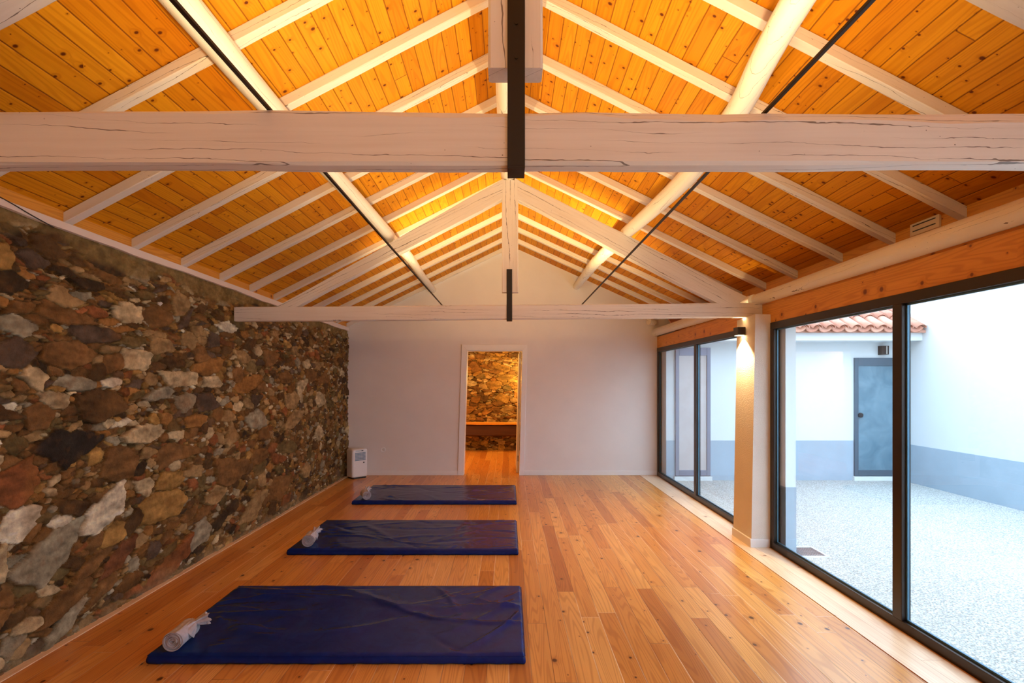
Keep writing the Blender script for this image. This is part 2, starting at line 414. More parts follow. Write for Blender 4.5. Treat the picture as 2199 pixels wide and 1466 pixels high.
# walls ---------------------------------------------------------------
def gable(y): return [(-2.9, eave_l(y)+TH-.16), (0, ridge_z(y)+TH+.02), (2.7, eave_r(y)+TH-.05)]
yw = YF; g = gable(yw)
dl_t, dl_b, dr_t, dr_b, dz = -.663, -.723, .212, .163, 1.99
mb = MB()
mb.prism([(-2.9, -.1), (dl_b, -.1), (dl_b, 0), (dl_t, dz), (dl_t, g[1][1]-.663*.49), g[0]], yw, yw+.16)
mb.prism([(dr_b, -.1), (2.41, -.1), (2.41, 2.1), (2.7, 2.1), g[2], (dr_t, g[1][1]-.212*.47), (dr_t, dz), (dr_b, 0)], yw, yw+.16)
mb.prism([(dl_t, dz), (dr_t, dz), (dr_t, g[1][1]-.212*.47), (0, g[1][1]), (dl_t, g[1][1]-.663*.49)], yw, yw+.16)
struct(mb.build('wall_far', M['plaster']))
g0 = gable(Y0)
struct(MB().prism([(-2.9, -.1), (2.41, -.1), (2.7, 2.1), g0[2], (0, g0[1][1]), g0[0]], Y0-.18, Y0).build('wall_back', M['plaster']))
# baseboards
struct(MB().box((-2.5, yw-.013, 0), (-.815, yw, .072)).build('baseboard_far_left', M['trimwhite'], bevel=.003))
struct(MB().box((.238, yw-.013, 0), (2.35, yw, .072)).build('baseboard_far_right', M['trimwhite'], bevel=.003))
# floor border against the stone
# light border board along the window
M['border'] = planks('pale_border_board', 'y', 'x', .13, 2.9, [(0, (.88, .66, .44)), (1, (.92, .72, .50))], (.5, .3, .15), .002, .3,
                     kn=4, kr=.05, kthr=.6, knotcol=(.3, .16, .08), ring=.25, bstr=.15)
struct(MB().box((-2.60, Y0, 0), (-2.528, YF-.02, .006)).build('trim_6', M['border'], bevel=.002))
struct(MB().box((2.08, Y0, 0), (2.342, YF-.02, .004)).build('trim_7', M['border'], bevel=.001))

# ------------------------------------------------------------------ rubble stone walls (real relief)
def vnoise(a, b, seed):
    r = np.random.default_rng(seed).random((256, 256))
    ia = np.floor(a).astype(int); ib = np.floor(b).astype(int); fa = a-ia; fb = b-ib
    fa = fa*fa*(3-2*fa); fb = fb*fb*(3-2*fb)
    q = lambda i, j: r[i % 256, j % 256]
    return (q(ia, ib)*(1-fa)*(1-fb)+q(ia+1, ib)*fa*(1-fb)+q(ia, ib+1)*(1-fa)*fb+q(ia+1, ib+1)*fa*fb)*2-1
def fb(a, b, s, o=4):
    t = 0; w = 1.0
    for k in range(o): t = t+w*vnoise(a*2**k, b*2**k, s+k); w *= .5
    return t
PAL = {
 'dk': (.040, .024, .016), 'db': (.085, .042, .020), 'pu': (.085, .052, .042), 'br': (.165, .075, .030), 'or': (.26, .110, .034),
 'ol': (.135, .085, .038), 'tn': (.30, .175, .085), 'oc': (.30, .155, .050), 'lt': (.44, .31, .20), 'gr': (.27, .215, .165),
 'wh': (.58, .47, .39), 'bk': (.020, .016, .017), 'ru': (.22, .070, .028), 'rd': (.13, .045, .022)}
def stone_wall(name, us, zs, place, stones, seed, size=1.0, top=None, smear=0.0, head=None, keys=None, gain=1.0):
    """us: horizontal positions, zs: heights; place(U,Z,h)->xyz ; stones: (u,z,a,b,angle,colour)"""
    U, Z = np.meshgrid(us, zs, indexing='ij'); nu, nz = U.shape
    wu = U+.006*fb(U*9, Z*9, seed, 3)+.004*fb(U*50, Z*50, seed+9, 2)
    wz = Z+.005*fb(U*9+40, Z*9, seed+20, 3)+.004*fb(U*50, Z*50+9, seed+29, 2)
    m1 = np.full(U.shape, 9.0); m2 = np.full(U.shape, 9.0); idx = np.full(U.shape, -1)
    info = []; rg = np.random.default_rng(seed)
    def add(u, z, a, b, ang, col, force=False):
        R = 1.35*max(a, b)+.03
        i0, i1 = np.searchsorted(us, [u-R, u+R]); j0, j1 = np.searchsorted(zs, [z-R, z+R])
        if i1-i0 < 2 or j1-j0 < 2: return False
        ci = min(max(np.searchsorted(us, u), 0), nu-1); cj = min(max(np.searchsorted(zs, z), 0), nz-1)
        if not force and m1[ci, cj] < .5*min(a, b): return False
        sl = (slice(i0, i1), slice(j0, j1)); du = wu[sl]-u; dv = wz[sl]-z; ca, sa = math.cos(ang), math.sin(ang)
        p = (du*ca+dv*sa)/a; q = (-du*sa+dv*ca)/b
        # irregular convex polygon
        K = int(rg.integers(4, 8)); th0 = rg.uniform(0, 6.28); g = None
        for k in range(K):
            th = th0+2*math.pi*(k+rg.uniform(-.34, .34))/K; rad = rg.uniform(.76, 1.0)
            e = (p*math.cos(th)+q*math.sin(th))/rad
            e = np.maximum(e, 0)**26
            g = e if g is None else g+e
        g = g**(1/26)
        d = (g-1)*min(a, b)*(1+.35*(max(a, b)/min(a, b)-1)*np.abs(p)/(np.abs(p)+np.abs(q)+1e-6))
        A = m1[sl]; B = m2[sl]; I = idx[sl]; less = d < A
        B[:] = np.where(less, A, np.minimum(B, d)); I[:] = np.where(less, len(info), I); A[:] = np.where(less, d, A)
        info.append((col, rg.uniform(.007, .018) + (.007 if max(a, b) > .09 else 0), rg.normal(0, .05), rg.normal(0, .06), u, z, rg.uniform(0, 50)))
        return True
    for s_ in stones: add(s_[0], s_[1], s_[2], s_[3], s_[4], PAL[s_[5]], True)
    keys = keys or ['br', 'br', 'ol', 'or', 'tn', 'db', 'pu', 'oc', 'gr', 'lt', 'dk', 'ol', 'br', 'tn', 'ru', 'db']
    small = keys+['lt', 'gr', 'tn', 'or', 'ol']+(['wh'] if len(keys) > 12 else [])
    u0, u1, z0, z1 = us[0], us[-1], zs[0], zs[-1]; area = (u1-u0)*(z1-z0)
    for (amin, amax, asp0, asp1, cnt, ks) in ((.085, .13, 1.3, 2.4, 12, keys), (.05, .085, 1.2, 3.0, 220, keys), (.032, .05, 1.3, 3.4, 600, keys), (.019, .032, 1.3, 3.8, 1100, small), (.012, .018, 1.2, 3.0, 350, small)):
        for _ in range(int(cnt*area/size**2)):
            u = rg.uniform(u0, u1); z = rg.uniform(z0, z1); a = rg.uniform(amin, amax)*size; b = a/rg.uniform(asp0, asp1)
            lump = vnoise(np.array([u*.9]), np.array([z*1.7]), 5)[0]
            if z > 1.70 and amax < .1: a *= 1.3; b *= .75
            c = np.array(PAL[ks[int(rg.integers(len(ks)))]])*rg.uniform(.75, 1.25)
            add(u, z, a, b, rg.normal(0, .22), tuple(c))
    cols = np.array([i[0] for i in info]); pr = np.array([i[1] for i in info]); tu = np.array([i[2] for i in info]); tz = np.array([i[3] for i in info])
    cu = np.array([i[4] for i in info]); cz = np.array([i[5] for i in info]); so = np.array([i[6] for i in info])
    ii = np.clip(idx, 0, None)
    gapw = np.minimum((m2-m1)*.5, .006-m1); t = np.clip(gapw/.0075, 0, 1); inside = (m1 < .006)&(idx >= 0)
    t = np.where(inside, t, 0); ts = np.clip(t*(2-t), 0, 1)**.7
    rel = pr[ii]+tu[ii]*(U-cu[ii])+tz[ii]*(Z-cz[ii])
    rel = rel+.0030*fb(U*12+so[ii], Z*34+so[ii], 77, 4)
    mort = -.004+.006*fb(U*22, Z*22, seed+50, 4)
    hgt = mort*(1-ts)+np.maximum(rel, .004)*ts + .012*fb(U*1.3, Z*1.3, seed+60, 2)
    mc = np.array([.17, .075, .022])[None, None, :]*(1+.45*fb(U*12, Z*12, seed+70, 4))[..., None]
    mc = np.where((fb(U*2.1, Z*1.6, seed+81, 2) > .25)[..., None], mc*np.array([.75, .85, 1.1]), mc)
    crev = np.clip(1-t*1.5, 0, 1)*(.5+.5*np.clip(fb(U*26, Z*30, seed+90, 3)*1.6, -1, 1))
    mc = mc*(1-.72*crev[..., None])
    sc = cols[ii]; v = 1+.38*fb(U*9+so[ii], Z*26+so[ii]*2, 31, 4); sc = sc*v[..., None]
    rust = np.clip(fb(U*6, Z*6, seed+95, 3)-.15, 0, 1)[..., None]; sc = sc*(1-.45*rust)+np.array([.24, .10, .03])*.45*rust
    w = np.clip(t*2.2, 0, 1)[..., None]*np.where(inside, 1, 0)[..., None]
    col = mc*(1-w)+sc*w
    if top is not None:                       # mortar smeared along the head of the wall
        tz_ = top(U); sm = np.clip((Z-(tz_-.11)+.07*fb(U*3, Z*3, seed+99, 3))/.05, 0, 1)
        tc = np.array([.21, .13, .055])*(1+.3*fb(U*15, Z*25, seed+101, 4))[..., None]
        col = col*(1-sm[..., None]*.85)+tc*sm[..., None]*.85; hgt = hgt*(1-sm*.6)+sm*.004; hgt = np.where(Z > tz_-.03, np.minimum(hgt, .006), hgt)
    if smear:
        sm = np.clip((smear-Z+.05*fb(U*4, Z*4, seed+111, 3))/.10, 0, 1)*.55
        tc = np.array([.24, .17, .11])*(1+.3*fb(U*15, Z*25, seed+121, 4))[..., None]
        col = col*(1-sm[..., None])+tc*sm[..., None]
    P = place(U, Z, hgt).reshape(-1, 3)
    me = bpy.data.meshes.new(name)
    i = np.arange(nu-1)[:, None]*nz+np.arange(nz-1)[None, :]
    q = np.stack([i, i+nz, i+nz+1, i+1], -1).reshape(-1, 4)
    if head is not None:
        q = q[Z.ravel()[q[:, 1]] < head(U.ravel()[q[:, 1]])]
    me.vertices.add(nu*nz); me.vertices.foreach_set('co', P.astype(np.float32).ravel())
    me.loops.add(q.size); me.loops.foreach_set('vertex_index', q.astype(np.int32).ravel())
    me.polygons.add(len(q)); me.polygons.foreach_set('loop_start', np.arange(0, q.size, 4, dtype=np.int32))
    me.update(calc_edges=True)
    at = me.color_attributes.new('stone', 'FLOAT_COLOR', 'POINT')
    rgba = np.ones((nu*nz, 4), np.float32); rgba[:, :3] = np.clip(col.reshape(-1, 3)*np.array([1.18, 1.38, 1.22])*gain, .004, .8)
    at.data.foreach_set('color', rgba.ravel())
    me.polygons.foreach_set('use_smooth', [True]*len(me.polygons))
    me.materials.append(M['stone']); me.validate()
    o = bpy.data.objects.new(name, me); C.objects.link(o); return o

PX = [ # stones one can recognise: image x, y, width, height, tilt, colour
(20,553,46,72,0,'oc'),(116,533,84,50,.1,'db'),(81,556,72,32,.1,'pu'),(238,566,74,38,.1,'dk'),(181,557,36,30,.1,'db'),(150,581,68,20,.1,'dk'),
(202,613,74,26,.1,'dk'),(236,595,72,24,.15,'br'),(148,642,66,38,0,'tn'),(284,671,70,56,0,'lt'),(346,678,57,52,0,'br'),(150,678,128,38,.05,'br'),
(17,648,36,20,0,'or'),(62,659,52,24,0,'br'),(42,698,118,44,.1,'gr'),(215,718,98,42,0,'pu'),(243,690,42,20,.1,'or'),(40,756,92,66,0,'pu'),
(155,762,122,68,.05,'br'),(302,773,58,50,0,'lt'),(250,777,46,44,0,'br'),(292,733,74,24,0,'ol'),(358,738,56,28,.1,'tn'),(86,808,66,26,0,'lt'),
(174,821,96,34,.05,'gr'),(247,821,43,22,0,'wh'),(400,814,66,38,0,'lt'),(456,787,66,36,-.2,'or'),(461,821,42,26,0,'lt'),(538,824,62,34,-.2,'or'),
(352,846,74,24,-.1,'gr'),(222,871,114,70,0,'db'),(404,863,44,44,0,'gr'),(446,864,42,40,0,'pu'),(32,872,50,20,-.05,'wh'),(96,893,66,64,0,'br'),
(150,961,112,78,0,'bk'),(269,908,50,17,-.1,'wh'),(319,933,94,40,0,'lt'),(387,934,34,24,0,'lt'),(224,932,56,16,0,'or'),(265,996,84,76,0,'br'),
(378,974,72,44,0,'br'),(46,1043,104,76,0,'ru'),(377,1030,62,44,0,'oc'),(323,1044,34,36,0,'lt'),(357,1086,112,66,0,'oc'),(232,1100,118,62,-.45,'wh'),
(48,1126,108,74,-.25,'wh'),(140,1120,50,30,-.1,'wh'),(124,1182,152,84,-.35,'gr'),(8,1213,36,92,0,'lt'),(205,1213,96,36,-.4,'br'),(262,1200,100,40,-.55,'rd'),
(365,1216,124,46,-.45,'ru'),(150,1290,124,52,-.35,'br'),(150,1335,118,38,-.5,'gr'),(22,1282,46,54,-.3,'br'),(32,1390,42,46,0,'gr'),(432,1148,62,44,-.3,'gr'),
(505,1010,72,48,0,'br'),(496,703,34,22,0,'wh'),(466,730,25,30,0,'pu'),(443,730,21,22,0,'tn'),(559,755,24,23,0,'lt'),(530,767,32,24,0,'tn'),
(586,770,27,32,0,'br'),(495,739,34,17,.1,'rd'),(555,902,47,46,0,'gr'),(631,861,31,36,0,'tn'),(636,900,44,28,-.2,'tn'),(651,830,18,26,0,'lt'),
(692,857,22,33,0,'lt'),(619,809,27,26,0,'br'),(664,781,16,21,0,'lt'),(674,806,26,27,0,'br'),(702,813,22,24,0,'br'),(424,905,50,27,0,'or'),
(491,896,29,27,0,'tn'),(470,1060,50,40,-.2,'tn'),(548,1085,60,40,-.4,'tn'),(440,1100,40,30,-.3,'br'),(600,1050,44,40,-.2,'br'),(660,1010,26,30,0,'tn'),
(425,1010,40,30,0,'tn'),(560,980,40,32,0,'br'),(620,960,36,30,0,'ol'),(690,930,20,26,0,'lt'),(500,940,36,26,-.1,'tn'),(235,1255,70,30,-.4,'br')]
stones = []
for (px, py, w, h, ang, c) in PX:
    d = 2.55*F/(CX-px); stones.append((d, H+(CY-py)*d/F, .5*w*d/(CX-px)*1.06, .5*h*d/F*1.08, -ang, c))
us = [2.4]
while us[-1] < YF+.02: us.append(us[-1]+.0047*(us[-1]/2.66)**.8)
us = np.array(us); zs = np.linspace(-.03, 2.46, 470)
place_left = lambda U, Z, h: np.stack([XL-.012+h, U, Z], -1)
sw = stone_wall('wall_left', us, zs, place_left, stones, 5, 1.0, top=lambda u: H+.90-.0135*u, smear=.10, head=lambda u: eave_l(u)-.012); struct(sw)
us2 = np.linspace(Y0, 2.4, 430)
sw2 = stone_wall('wall_left_near', us2, np.linspace(-.03, 2.46, 230), place_left, [], 15, 1.15, top=lambda u: H+.90-.0135*u, smear=.10, head=lambda u: eave_l(u)-.012); struct(sw2)
struct(MB().box((-2.95, Y0, -.05), (-2.62, YF, 2.30)).build('wall_left_core', M['band']))

# ------------------------------------------------------------------ roof trusses
def wedge(name, P, y0, y1, mat, parent, seed):     # principal rafter from its four front-face corners (x,z)
    (x0, z0), (x1, z1), (x2, z2), (x3, z3) = P      # foot-bottom, head-bottom, head-top, foot-top
    n = 26; V = []; Fs = []; rr = random.Random(seed); ph = [rr.uniform(0, 6.3) for _ in range(6)]
    ang = math.atan2(z1-z0, x1-x0); L = math.hypot(x1-x0, z1-z0); ca, sa = math.cos(ang), math.sin(ang)
    ox, oz = x0, z0
    for i in range(n+1):
        t = i/n; j = .003*math.sin(t*9+ph[0])+.002*math.sin(t*23+ph[1])
        xb, zb = x0+(x1-x0)*t, z0+(z1-z0)*t+j; xt, zt = x3+(x2-x3)*t, z3+(z2-z3)*t-j
        for (x, z) in ((xb, zb), (xt, zt)):
            lx = (x-ox)*ca+(z-oz)*sa; lz = -(x-ox)*sa+(z-oz)*ca
            V += [(lx, 0, lz), (lx, y1-y0, lz)]
    for i in range(n):
        a = 4*i; b = a+4
        Fs += [(a, b, b+2, a+2), (a+1, a+3, b+3, b+1), (a, a+1, b+1, b), (a+2, b+2, b+3, a+3)]
    Fs += [(0, 2, 3, 1), (4*n, 4*n+1, 4*n+3, 4*n+2)]
    o = mesh_obj(name, V, Fs, mat, parent)
    o.location = Vector((ox, y0, oz))-parent.location; o.rotation_euler = (0, -ang, 0)
    md = o.modifiers.new('edge', 'BEVEL'); md.width = .004; md.segments = 2; md.limit_method = 'ANGLE'
    return o
def truss(yf, zl, zr, xl, xr, hb, tb, px0, px1, sx0, sx1, strap_top, label, seed, rough=.004, wane=.03):
    t = empty('roof_truss', (0, yf, (zl+zr)/2)); tag(t, label, 'roof truss', 'roof trusses')
    beam('tie_beam', (xl, yf+tb/2, zl+hb/2), (xr, yf+tb/2, zr+hb/2), tb, hb, M['beam'], t, rough=rough, cham=.007, seed=seed, wane=wane)
    kb = H+.828
    beam('king_post', ((px0+px1)/2, yf+.036, kb), ((px0+px1)/2, yf+.036, H+1.872), px1-px0, .072, M['beam'], t, rough=.002, up=(0, 1, 0), seed=seed+1)
    pl = [(-2.05, H+.66), (-.045, H+1.70), (-.045, H+1.89), (-2.19, H+.675)]
    pr = [(2.06, H+.66), (.052, H+1.705), (.052, H+1.893), (2.22, H+.785)]
    wedge('principal_rafter', pl, yf, yf+.085, M['beam'], t, seed+2)
    wedge('principal_rafter', pr, yf, yf+.085, M['beam'], t, seed+3)
    y = yf-.007; b = min(zl, zr)*.5+max(zl, zr)*.5-.006
    m = MB().box((sx0, y, b), (sx1, y+.006, strap_top)).box((sx0, y, b-.006), (sx1, yf+tb+.012, b)).box((sx0, yf+tb+.006, b), (sx1, yf+tb+.012, H+.78))
    s = m.build('iron_strap', M['iron'], t, bevel=.001)
    s.location = -Vector(t.location); tag(s, 'black flat iron strap with bolt heads')
    if strap_top > 2.6:
        for zz in (2.35, 2.44, 2.52):
            bb = MB().cyl(((sx0+sx1)/2, y-.003, zz), ((sx0+sx1)/2, y+.001, zz), .0045, 12).build('bolt', M['iron'], s)
    return t
truss(1.39, H+.571, H+.575, -2.6, 2.5, .140, .056, -.055, .090, -.004, .042, 2.75, 'nearest roof truss, wide white tie beam spanning the picture with long black strap', 100, .004, .034)
truss(4.90, H+.556, H+.597, -2.56, 2.36, .133, .075, -.066, .086, -.022, .030, H+1.04, 'farther roof truss whose white tie beam rests on the pillar and stone wall', 200, .0025, .010)

# logs ------------------------------------------------------------------
def tl(o, label, g='round white purlin logs'): return tag(o, label, 'log', g)
tl(log('purlin_log', [(-1.22, .3, H+1.42), (-1.235, 1.93, H+1.43), (-1.24, 2.74, H+1.425), (-1.19, 3.9, H+1.41), (-1.13, 4.98, H+1.38)], [.066, .064, .063, .058, .053], M['logy'], seed=4, knobb=.01),
   'long round white log under the left slope, in front of the farther truss')
tl(log('purlin_log', [(-1.14, 4.99, H+1.37), (-1.155, 6.1, H+1.43), (-1.19, 7.2, H+1.44), (-1.205, YF+.02, H+1.45)], [.056, .055, .05, .045], M['logy'], seed=5, knobb=.012),
   'short round white log under the left slope, running into the far wall')
tl(log('purlin_log', [(.93, .3, H+1.40), (1.075, 1.96, H+1.42), (1.20, 2.78, H+1.42), (1.245, 3.6, H+1.425), (1.20, 4.3, H+1.42), (1.11, 4.98, H+1.40)], [.058, .060, .064, .066, .062, .058], M['logy'], seed=6, knobb=.01),
   'curved round white log under the right slope, in front of the farther truss')
tl(log('purlin_log', [(1.10, 4.99, H+1.37), (1.09, 5.7, H+1.43), (1.055, 6.5, H+1.45), (1.085, 7.3, H+1.50), (1.07, YF+.02, H+1.505)], [.062, .066, .064, .058, .05], M['logy'], seed=8, knobb=.09),
   'short knobbly white log under the right slope, running into the far wall')
tl(log('ridge_log', [(.0, 1.36, H+1.96), (-.005, 3.2, H+1.955), (.0, 4.96, H+1.955)], [.085, .085, .083], M['logy'], seed=9, knobb=.006),
   'round white ridge log resting on the tops of both king posts', 'ridge log')
tl(log('eave_log', [(2.36, Y0, H+.79), (2.37, 1.5, H+.785), (2.35, 3.2, H+.775), (2.345, 4.97, H+.765)], [.064, .064, .062, .056], M['logy'], seed=10, knobb=.008),
   'round white log above the nearer window, before the pine board', 'round white eave logs')
tl(log('eave_log', [(2.33, 5.0, H+.765), (2.335, 6.7, H+.77), (2.33, YF+.01, H+.775)], [.060, .060, .058], M['logy'], seed=12, knobb=.008),
   'round white log above the farther window, behind the pillar', 'round white eave logs')
tl(log('log_stub', [(2.19, 8.25, H+.935), (2.30, 8.30, H+.925)], [.055, .05], M['logy'], seed=13, step=.02), 'short white log stub in the upper right corner of the far wall', 'log stub')

# linear up-lights lying on the tie beams ---------------------------------
def track(x, label):
    t = empty('linear_light', (x, 3.3, H+.716)); tag(t, label, 'light', 'linear up-lights along the room')
    MB().box((-.0050, -5.3, .002), (.0050, 2.78, .010)).build('housing', M['iron'], t, bevel=.001)
    MB().box((-.0040, -5.28, .0096), (.0040, 2.76, .0101)).build('diffuser', M['lamp_on'], t)
    li = bpy.data.lights.new('light_strip', 'AREA'); li.shape = 'RECTANGLE'; li.size = .012; li.size_y = 8.0; li.spread = math.radians(150)
    li.energy = 36; li.color = (1.0, .72, .36); lo = bpy.data.objects.new('light_strip', li); C.objects.link(lo)
    lo.parent = t; lo.location = (0, -1.25, .014); lo.rotation_euler = (math.pi, 0, 0)
    MB().box((-.03, 1.80, -.028), (.03, 1.90, .004)).build('added_lamp_head', M['iron'], t, bevel=.003)  # unseen head added behind the farther tie beam for the gable glow
    li = bpy.data.lights.new('added_head_light', 'AREA'); li.size = .05; li.energy = 15; li.color = (1.0, .70, .32); li.spread = math.radians(110)
    lo = bpy.data.objects.new('added_head_light', li); C.objects.link(lo); lo.parent = t; lo.location = (0, 1.91, .045); lo.rotation_euler = (math.radians(135), 0, 0)
    MB().box((-.03, -4.74, -.028), (.03, -4.66, .004)).build('added_lamp_head', M['iron'], t, bevel=.003)  # head added behind the camera to brighten the near truss
    li = bpy.data.lights.new('added_head_light', 'AREA'); li.size = .05; li.energy = 6.5; li.color = (1.0, .70, .38)
    lo = bpy.data.objects.new('added_head_light', li); C.objects.link(lo); lo.parent = t; lo.location = (0, -4.64, .04); lo.rotation_euler = (math.radians(108), 0, math.radians(8 if x > 0 else -8))
    MB().box((-.03, -1.84, -.030), (.03, -1.77, .001)).build('added_lamp_head', M['iron'], t, bevel=.003)  # unseen head added behind the near tie beam, lights logs and farther truss
    li = bpy.data.lights.new('added_head_light', 'AREA'); li.size = .05; li.energy = 8; li.color = (1.0, .70, .34); li.spread = math.radians(110)
    lo = bpy.data.objects.new('added_head_light', li); C.objects.link(lo); lo.parent = t; lo.location = (0, -1.745, .012); lo.rotation_euler = (math.radians(128), 0, math.radians(-14 if x > 0 else 14))
track(-.637, 'thin black linear light running along the left of the roof')
track(.688, 'thin black linear light running along the right of the roof')
# pillar ------------------------------------------------------------------
p = empty('pillar', (2.28, 4.95, 0)); tag(p, 'white rendered pillar with white skirting between the two windows', 'pillar')
xb, xt = 2.187, 2.224
V = [(xb, 4.75, 0), (2.42, 4.75, 0), (2.42, 5.13, 0), (xb, 5.13, 0), (xt, 4.75, 2.105), (2.42, 4.75, 2.10), (2.42, 5.13, 2.10), (xt, 5.13, 2.09)]
Fb = [(0,3,2,1),(4,5,6,7),(0,1,5,4),(1,2,6,5),(2,3,7,6),(3,0,4,7)]
sh = mesh_obj('shaft', [(a-2.28, b-4.95, c) for a, b, c in V], Fb, M['stucco'], p)
MB().box((xb-.014-2.28, -.214, 0), (2.352-2.28, .18, .076)).build('baseboard', M['trimwhite'], p, bevel=.004)
MB().box((2.42-2.28, -.345, 0), (2.51-2.28, .25, 2.2)).build('outer_pier', M['extwall'], p)
MB().box((2.42-2.28, -.348, -.05), (2.513-2.28, .253, .572)).build('painted_band', M['extband'], p)
w = empty('wall_lamp', (2.205, 4.98, 1.97)); tag(w, 'dark box wall lamp lit at the top of the pillar', 'wall lamp')
MB().prism([(-.060, -.038), (.012, -.038), (.012, .038), (-.060, .038)], -.05, .05).build('body', M['frame'], w, bevel=.003)
MB().box((-.052, -.04, -.0395), (.004, .04, -.0382)).build('diffuser', M['lamp_on'], w)
def spot(loc, e, ang, rot, col, rad, par, blend=.4):
    li = bpy.data.lights.new('lamp_beam', 'SPOT'); li.energy = e; li.spot_size = math.radians(ang); li.spot_blend = blend; li.shadow_soft_size = rad; li.color = col
    lo = bpy.data.objects.new('lamp_beam', li); C.objects.link(lo); lo.parent = par; lo.location = loc; lo.rotation_euler = rot
spot((-.036, 0, -.05), 95, 110, (0, 0, 0), (1, .68, .33), .018, w)
spot((-.036, 0, .045), 7, 90, (math.pi, 0, 0), (1, .68, .33), .018, w)

# windows --------------------------------------------------------------------
def window(name, ya, yb, mull, label):
    t = empty(name, (2.38, (ya+yb)/2, 0)); struct(t, label); cy = (ya+yb)/2
    x0, x1 = -.025, .03; W = .062
    fm = MB().box((x0, ya-cy, 0), (x1, yb-cy, W)).box((x0, ya-cy, 2.026-W), (x1, yb-cy, 2.026))
    fm.box((x0, yb-W-cy, W), (x1, yb-cy, 2.026-W)).box((x0, ya-cy, W), (x1, ya+W-cy, 2.026-W))
    fm.build('window_frame', M['frame'], t, bevel=.003)
    for m_ in mull:
        MB().box((x0-.002, m_-.04-cy, W), (x1, m_+.036-cy, 2.026-W)).build('mullion', M['frame'], t, bevel=.003)
    edges = [ya+W]+[q for m_ in sorted(mull) for q in (m_-.04, m_+.036)]+[yb-W]
    for i in range(0, len(edges), 2):
        a, b = edges[i]-cy, edges[i+1]-cy
        g = MB()
        for (p0, p1) in (((.0, a, W), (.012, a+.012, 2.026-W)), ((.0, b-.012, W), (.012, b, 2.026-W)), ((.0, a, W), (.012, b, W+.012)), ((.0, a, 2.026-W-.012), (.012, b, 2.026-W))): g.box(p0, p1)
        ga = g.build('glazing_bead', M['gasket'], t)
        MB().box((.004, a+.004, W+.004), (.008, b-.004, 2.026-W-.004)).build('pane', M['glass'], t)
window('window_1', Y0+.02, 4.745, [3.195, 1.45, -.4], 'large dark framed sliding window nearer the viewer')
window('window_2', 5.135, YF-.01, [6.665], 'dark framed window between the pillar and the far wall')

# far door -------------------------------------------------------------------
t = empty('door_1', (-.26, YF, 0)); struct(t, 'white door casing open to a stone-walled room')
def q(pts): return [(x+.26, z) for x, z in pts]
y0 = -.018
cm = MB().prism(q([(-.817, 0), (-.723, 0), (-.663, 1.99), (-.752, 2.08)]), y0, .0)
cm.prism(q([(-.752, 2.08), (-.663, 1.99), (.212, 1.99), (.293, 2.08)]), y0, .0)
cm.prism(q([(.163, 0), (.236, 0), (.293, 2.08), (.212, 1.99)]), y0, .0)
cm.build('casing', M['trimwhite'], t, bevel=.003)
jm = MB().prism(q([(-.735, 0), (-.722, 0), (-.662, 1.99), (-.675, 1.99)]), .0, .175).prism(q([(.162, 0), (.175, 0), (.224, 1.99), (.211, 1.99)]), .0, .175)
jm.prism(q([(-.66, 1.978), (.21, 1.978), (.21, 1.992), (-.66, 1.992)]), .0, .175).build('jamb', M['trimwhite'], t)
lf = MB().prism(q([(.118, .012), (.158, .012), (.206, 1.972), (.166, 1.972)]), .18, .96).build('leaf', M['trimwhite'], t, bevel=.003)
tag(lf, 'white door leaf swung open into the next room, seen edge on')
for z in (.24, 1.09, 1.82):
    xx = .155+z*.0246
    MB().box((xx-.03+.26, .172, z-.045), (xx+.003+.26, .182, z+.045)).build('hinge', M['metal'], t, bevel=.001)

# room beyond the door ---------------------------------------------------------
us3 = np.linspace(-1.4, 1.0, 420); zs3 = np.linspace(-.03, 2.5, 420)
nb = stone_wall('wall_annex_back', us3, zs3, lambda U, Z, h: np.stack([U, YB-h, Z], -1), [], 33, 1.5, keys=['oc', 'tn', 'br', 'or', 'ol', 'oc', 'tn', 'br', 'db', 'lt']); struct(nb)
struct(MB().box((-1.45, YF+.16, 0), (-1.4, YB+.1, 2.5)).build('wall_annex_left', M['plaster']))
struct(MB().box((1.0, YF+.16, 0), (1.05, YB+.1, 2.5)).build('wall_annex_right', M['plaster']))
struct(MB().box((-1.45, YF+.16, 2.5), (1.05, YB+.1, 2.55)).build('ceiling_annex', M['ceil']))
struct(MB().box((-1.45, YB+.03, -.03), (1.05, YB+.1, 2.5)).build('wall_annex_core', M['band']))
bw = beam('wooden_beam', (-1.3, YB-.14, .45), (.95, YB-.14, .45), .20, .25, M['darkwood'], rough=.012, cham=.03, seed=5)
tag(bw, 'dark old wooden beam low along the stone wall of the next room', 'beam')
tag(beam('wooden_shelf', (-1.3, YB-.16, .595), (.95, YB-.16, .595), .26, .035, M['fascia'], rough=.006, cham=.006, seed=6), 'lit pine board lying on the dark beam in the next room', 'shelf')
li = bpy.data.lights.new('annex_lamp', 'POINT'); li.energy = 36; li.color = (1, .58, .15); li.shadow_soft_size = .05
lo = bpy.data.objects.new('annex_lamp', li); C.objects.link(lo); lo.location = (.42, YB-.35, 1.60)
li = bpy.data.lights.new('annex_ceiling_lamp', 'POINT'); li.energy = 52; li.color = (1, .60, .18); li.shadow_soft_size = .08
lo = bpy.data.objects.new('annex_ceiling_lamp', li); C.objects.link(lo); lo.location = (-.9, 9.7, 2.3)

